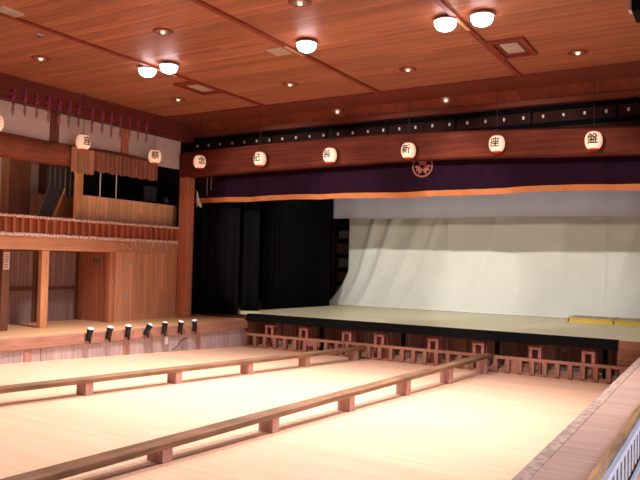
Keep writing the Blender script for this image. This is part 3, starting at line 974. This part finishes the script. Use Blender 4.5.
# red portal frames standing under the overhang, behind the fence
def portal(loc):
    o = empty('portal_frame', loc)
    for sx_ in (-1, 1):
        for y in (-.14, .14):
            MB().box(sx_ * .125 - .045, sx_ * .125 + .045, y - .045, y + .045, 0, .68).build('upright', W_FRAME, o, world=False, bevel=.008)
        MB().box(sx_ * .125 - .04, sx_ * .125 + .04, -.1, .1, .70, .77).build('side_bar', W_FRAME, o, world=False)
    for y in (-.14, .14):
        MB().box(-.175, .175, y - .045, y + .045, .68, .78).build('top_bar', W_FRAME, o, world=False, bevel=.008)
    return o
PFX = [-13.72, -12.32, -10.68, -9.52, -7.72, -6.32, -4.7, -3.3]
p0 = None
for k, x in enumerate(PFX):
    o = p0 = portal((x, 19.85, 0)) if p0 is None else copy_tree(p0)
    o.location = (x, 19.85, 0)
    lb = ('leftmost red-brown portal frame under the stage edge, by the side platform' if k == 0 else
          'rightmost red-brown portal frame under the stage edge, by the runway' if k == 7 else
          '%s red-brown portal frame from the left under the stage edge' % ORD[k])
    tag(o, lb, 'wooden frame', 'portal frames under the stage edge')
# dark stubs between the frames
for x, lb in ((-11.9, 'dark prop under the stage between the second and third portal frames'), (-8.9, 'dark prop under the stage between the fourth and fifth portal frames'),
              (-5.9, 'dark prop under the stage right of the sixth portal frame'), (-2.95, 'dark prop under the stage beside the rightmost portal frame')):
    tag(MB().box(x - .05, x + .05, 20.1, 20.22, 0, ZS - .13).build('stage_prop', M_BLACKG), lb, 'prop')
tag(MB().box(-4.22, -4.1, 20.86, 20.9, .55, .67).build('socket_box', M_SHELFBOX), 'small grey socket box under the stage between the last two frames', 'socket')

# ------------------------------------------------------------------ divider beams lying across the hall floor
def divider(edge, top, blocks, y_end, w, label):
    """edge(y): near edge of the plank; top(y): its height above the sloping floor; blocks: front corners"""
    o = empty('divider_beam', (edge(12) - .18, 12, fz(12)), label, 'beam', 'plank beams on blocks along the floor')
    ya, t = 1.0, .08
    def quad(dz):
        return [(edge(ya) - w, ya, fz(ya) + top(ya) + dz), (edge(ya), ya, fz(ya) + top(ya) + dz),
                (edge(y_end), y_end, fz(y_end) + top(y_end) + dz), (edge(y_end) - w, y_end, fz(y_end) + top(y_end) + dz)]
    MB().hexa(quad(-t), quad(0)).build('plank', W_PLANK, o, bevel=.008)
    for y, b in blocks:
        a, y2 = b - .27, y + .18
        z0, z1 = fz(y), fz(y2)
        MB().hexa([(a, y, z0), (b, y, z0), (b, y2, z1), (a, y2, z1)],
                  [(a, y, z0 + top(y) - t), (b, y, z0 + top(y) - t), (b, y2, z1 + top(y2) - t), (a, y2, z1 + top(y2) - t)]).build('support_block', W_BLOCK, o, bevel=.006)
    return o
bx_ = lambda y: -6.16 + .022 * y
ax_ = lambda y: -11.13 + .074 * y
divider(lambda y: bx_(y) + .015, lambda y: .205 + .0205 * (y - 4.2), [(y, bx_(y)) for y in (1.7, 4.05, 6.41, 8.72, 11.1, 13.55, 15.99, 18.6)], 19.2, .28,
        'nearer of the two long plank beams on blocks, in the middle of the floor')
divider(lambda y: ax_(y) + .015, lambda y: .305 + .006 * (y - 8), [(y, ax_(y)) for y in (2.0, 4.35, 6.68, 9.02, 11.31, 13.69, 16.08, 18.6)], 19.2, .33,
        'farther of the two long plank beams on blocks, nearer the side platform')

# ------------------------------------------------------------------ runway on the right
rw = empty('runway', (-1.35, 8, 0), 'raised plank runway with log edge and slatted side at the lower right', 'runway')
ya, yb = -3.5, 19.44
m = MB()
m.hexa([(-1.72, ya, .92), (-1.07, ya, .92), (-1.07, yb, .98), (-1.72, yb, .98)],
       [(-1.72, ya, 1.0), (-1.07, ya, 1.0), (-1.07, yb, 1.06), (-1.72, yb, 1.06)])
m.build('deck', W_RUN, rw)
MB().hexa([(-1.74, ya, .86), (-1.6, ya, .86), (-1.6, yb, .92), (-1.74, yb, .92)],
          [(-1.74, ya, 1.012), (-1.6, ya, 1.012), (-1.6, yb, 1.072), (-1.74, yb, 1.072)]).build('edge_board', W_RUNEDGE, rw, bevel=.01)
MB().hexa([(-1.70, ya, fz(ya)), (-1.64, ya, fz(ya)), (-1.64, yb, fz(yb)), (-1.70, yb, fz(yb))],
          [(-1.70, ya, .93), (-1.64, ya, .93), (-1.64, yb, .98), (-1.70, yb, .98)]).build('side_boards', W_GREY, rw)
pts = [(-1.08 + .008 * math.sin(y * 3), y, 1.035 + .0027 * (y + 3.5) + .01 * math.sin(y * 2.1)) for y in [ya + k * .5 for k in range(46)]]
MB().tube(pts, [.05 + .004 * math.sin(k * 1.9) for k in range(46)], 14).build('log_edge', W_LOGEDGE, rw, smooth=True)
MB().box(-1.06, -1.01, ya, 18.9, .925, .99).build('side_top_rail', M_PALEBLUE, rw)
MB().box(-1.06, -1.02, ya, 18.9, .36, .42).build('side_bottom_rail', M_PALEBLUE, rw)
MB().box(-1.2, -1.14, ya, 18.9, .5, .92).build('dark_backing', M_BLKMET, rw)
b0 = None
for k in range(48):
    y = 4.6 + k * .3
    if b0 is None:
        b0 = MB().box(-1.05, -1.042, y - .075, y + .075, fz(4.6), .93).build('slat', M_PALEBLUE, rw)
    else:
        c = b0.copy(); col.objects.link(c); c.parent = rw; c.location = (0, k * .3, 0)

# ------------------------------------------------------------------ small spotlights on the side platform edge
def spotlight(loc):
    o = empty('stage_spotlight', loc)
    MB().box(-.09, .03, -.05, .05, -.02, .015).build('clamp', M_BLKMET, o, world=False)
    MB().box(.032, .055, -.02, .02, -.10, .02).build('clamp_screw', M_BLKMET, o, world=False)
    yk = MB().tube([(0, -.09, .16), (0, -.09, .03), (0, .09, .03), (0, .09, .16)], .01, 6).build('yoke', M_BLKMET, o, world=False)
    T = Matrix.Translation((0, 0, .14))
    bd = bpy.data.objects.new('lamp_body', None)
    bpy.data.objects.remove(bd)
    b = MB().lathe([(0, -.17), (.05, -.165), (.062, -.12), (.07, .0), (.085, .1), (.10, .15), (.09, .155), (.075, .1), (0, .09)], 18, T).build('lamp_body', M_BLKMET, o, world=False, smooth=True)
    b.location = (0, 0, 0)
    MB().lathe([(0, .105), (.078, .105), (.094, .15), (.085, .185), (.05, .205), (0, .212)], 18, T).build('lens', M_LENS, b, world=False, smooth=True)
    return o
SPY = [(12.96, .1, .2), (13.6, .15, .15), (14.25, 0, .1), (14.95, .55, .2), (15.6, .35, -.1), (16.25, .1, .1), (16.85, -.05, 0)]
s0 = None
SPL = ['black spotlight farthest left on the platform edge', 'black spotlight second from the left on the platform edge',
       'black spotlight third from the left on the platform edge', 'black spotlight tilted most, in the middle of the platform edge row',
       'black spotlight above the white plate on the platform edge', 'black spotlight second from the stage on the platform edge',
       'black spotlight nearest the stage on the platform edge']
for (y, ta, tb), lb in zip(SPY, SPL):
    o = s0 = spotlight((0, 0, 0)) if s0 is None else copy_tree(s0)
    o.location = (px_front(y) + .125, y, ZP - .17)
    for c in o.children:
        if c.name.startswith('lamp_body'):
            M_ = Matrix.Translation((0, 0, .14)) @ Matrix.Rotation(-ta, 4, 'X') @ Matrix.Rotation(tb, 4, 'Y') @ Matrix.Translation((0, 0, -.14))
            c.matrix_basis = M_
    tag(o, lb, 'spotlight', 'black spotlights along the platform edge')

# ------------------------------------------------------------------ on stage
def pleated(x0, y0, x1, y1, z0, z1, n_, amp, name, mt, lb, cat='curtain', seed=1):
    rnd = random.Random(seed)
    ph = rnd.uniform(0, 6)
    d = Vector((x1 - x0, y1 - y0, 0))
    nrm = Vector((-d.y, d.x, 0)).normalized()
    def fn(u, v):
        w = amp * (.6 + .4 * math.sin(u * 9 + ph)) * math.sin(u * n_ * 2 * PI + .5 * math.sin(u * 17 + ph) + .25 * v)
        p = Vector((x0, y0, 0)) + d * u + nrm * w * (1.15 - .3 * v)
        return (p.x, p.y, z0 + v * (z1 - z0))
    return tag(MB().sheet(fn, n_ * 10, 6).build(name, mt, smooth=True, solid=.012), lb, cat)
pleated(-17.95, 20.12, -15.5, 20.22, ZP + .004, 6.8, 6, .07, 'leg_curtain', M_BLACKG, 'dark curtain just inside the stage pillar', seed=2)
pleated(-15.6, 20.5, -15.05, 20.8, ZS + .01, 6.8, 3, .05, 'leg_curtain', M_DGREY if False else M_BLACKG, 'narrow dark curtain between the pillar curtain and the wide black one', seed=5)
pleated(-15.25, 21.4, -14.72, 25.5, ZS + .01, 6.8, 16, .05, 'leg_curtain', M_BLACK, 'wide black curtain left of the white backdrop', seed=8)

# white backdrop cloth
def bd_pt(u, v):
    xl = -14.7 - (.62 * max(0.0, 1 - v * 3.0) ** 1.3)
    x = xl + u * (XR - .1 - xl)
    z = ZS + .012 + v * 4.6
    y = 27.1
    s = (1 - v)
    y -= .75 * max(0, 1 - v * 2.6) ** 2           # sweeps forward over the floor
    # diagonal pull folds
    t = x + 14.7
    for (c, sl, w, a) in ((.9, .34, .16, .10), (1.7, .38, .20, .13), (2.9, .42, .3, .10), (4.6, .2, .35, .07), (6.3, .32, .22, .07), (9.2, .1, .3, .05), (11.4, .3, .25, .06), (3.7, .4, .14, .05), (7.6, .0, .08, .04), (4.7, .0, .06, .03), (10.7, .0, .06, .04)):
        dd = (t - c - (v - .5) * sl * 4.2) / w
        y -= 1.35 * a * math.exp(-dd * dd) * (.45 + .55 * math.sin(min(1, v * 1.6) * PI * .5))
    y += .03 * math.sin(x * 1.7 + v * 3)
    return (x, y, z)
tag(MB().sheet(bd_pt, 260, 60).build('backdrop_cloth', M_CLOTH, smooth=True, solid=.006), 'large white backdrop cloth hung across the stage', 'backdrop')
def border_pt(u, v):
    x = -14.84 + u * (XR + 14.76)
    return (x, 25.9 + .05 * math.sin(x * 1.9) + .03 * math.sin(x * 4.7), 4.86 + .02 * math.sin(x * .7) - .05 * u + v * 2.6)
tag(MB().sheet(border_pt, 160, 4).build('border_cloth', M_GREYC, smooth=True, solid=.01), 'grey border cloth hanging above the white backdrop', 'cloth')
# rack seen in the gap between black curtain and backdrop
rk = empty('wooden_rack', (-15.4, 28.6, ZS), 'dark wooden rack in the gap beside the white backdrop', 'rack')
for x in (-16.2, -14.4):
    MB().box(x - .05, x + .05, 28.3, 28.9, ZS, 5.3).build('upright', M_DARKWD, rk)
for z in (1.55, 2.1, 2.75, 3.4, 4.1, 4.75, 5.25):
    MB().box(-16.2, -14.4, 28.3, 28.9, z - .03, z + .03).build('shelf', M_DARKWD, rk)
for i, (x0, x1, z0, h, mt, lb) in enumerate(((-16.0, -14.95, 1.58, .3, M_SHELFBOX, 'grey box on the lowest shelf of the dark rack'),
                                 (-15.9, -14.9, 2.13, .38, M_SHELFRED, 'red-brown box on the second shelf of the dark rack'),
                                 (-15.9, -14.8, 2.78, .4, M_SHELFBOX, 'grey box on the third shelf of the dark rack'),
                                 (-16.0, -15.0, 3.43, .45, M_SHELFRED, 'brown box on the fourth shelf of the dark rack'),
                                 (-15.9, -14.9, 4.13, .35, M_SHELFBOX, 'grey box near the top of the dark rack'))):
    tag(MB().box(x0, x1, 28.32, 28.8, z0, z0 + h).build('storage_box', mt, bevel=.01), lb, 'box')
# low gold-edged platform
yp = empty('low_platform', (-3, 25.6, ZS), 'low platform with gold front edge lying on the stage at the right', 'platform')
MB().box(-4.85, .6, 24.9, 26.1, ZS + .13, ZS + .165).build('top_board', M_YTOP, yp, bevel=.005)
MB().box(-4.82, .57, 24.93, 24.98, ZS, ZS + .13).build('front_edge', M_YEL, yp)
MB().box(-4.82, -4.77, 24.98, 26.08, ZS, ZS + .13).build('side_edge', M_YEL, yp)
for x in (-4.84, -3.4, -2.0, -.6):
    MB().box(x - .02, x + .025, 24.915, 24.93, ZS, ZS + .135).build('batten', M_SHELFRED, yp)
    if x > -4.8:
        MB().box(x - .02, x + .02, 24.9, 26.1, ZS + .165, ZS + .172).build('batten', M_SHELFRED, yp)
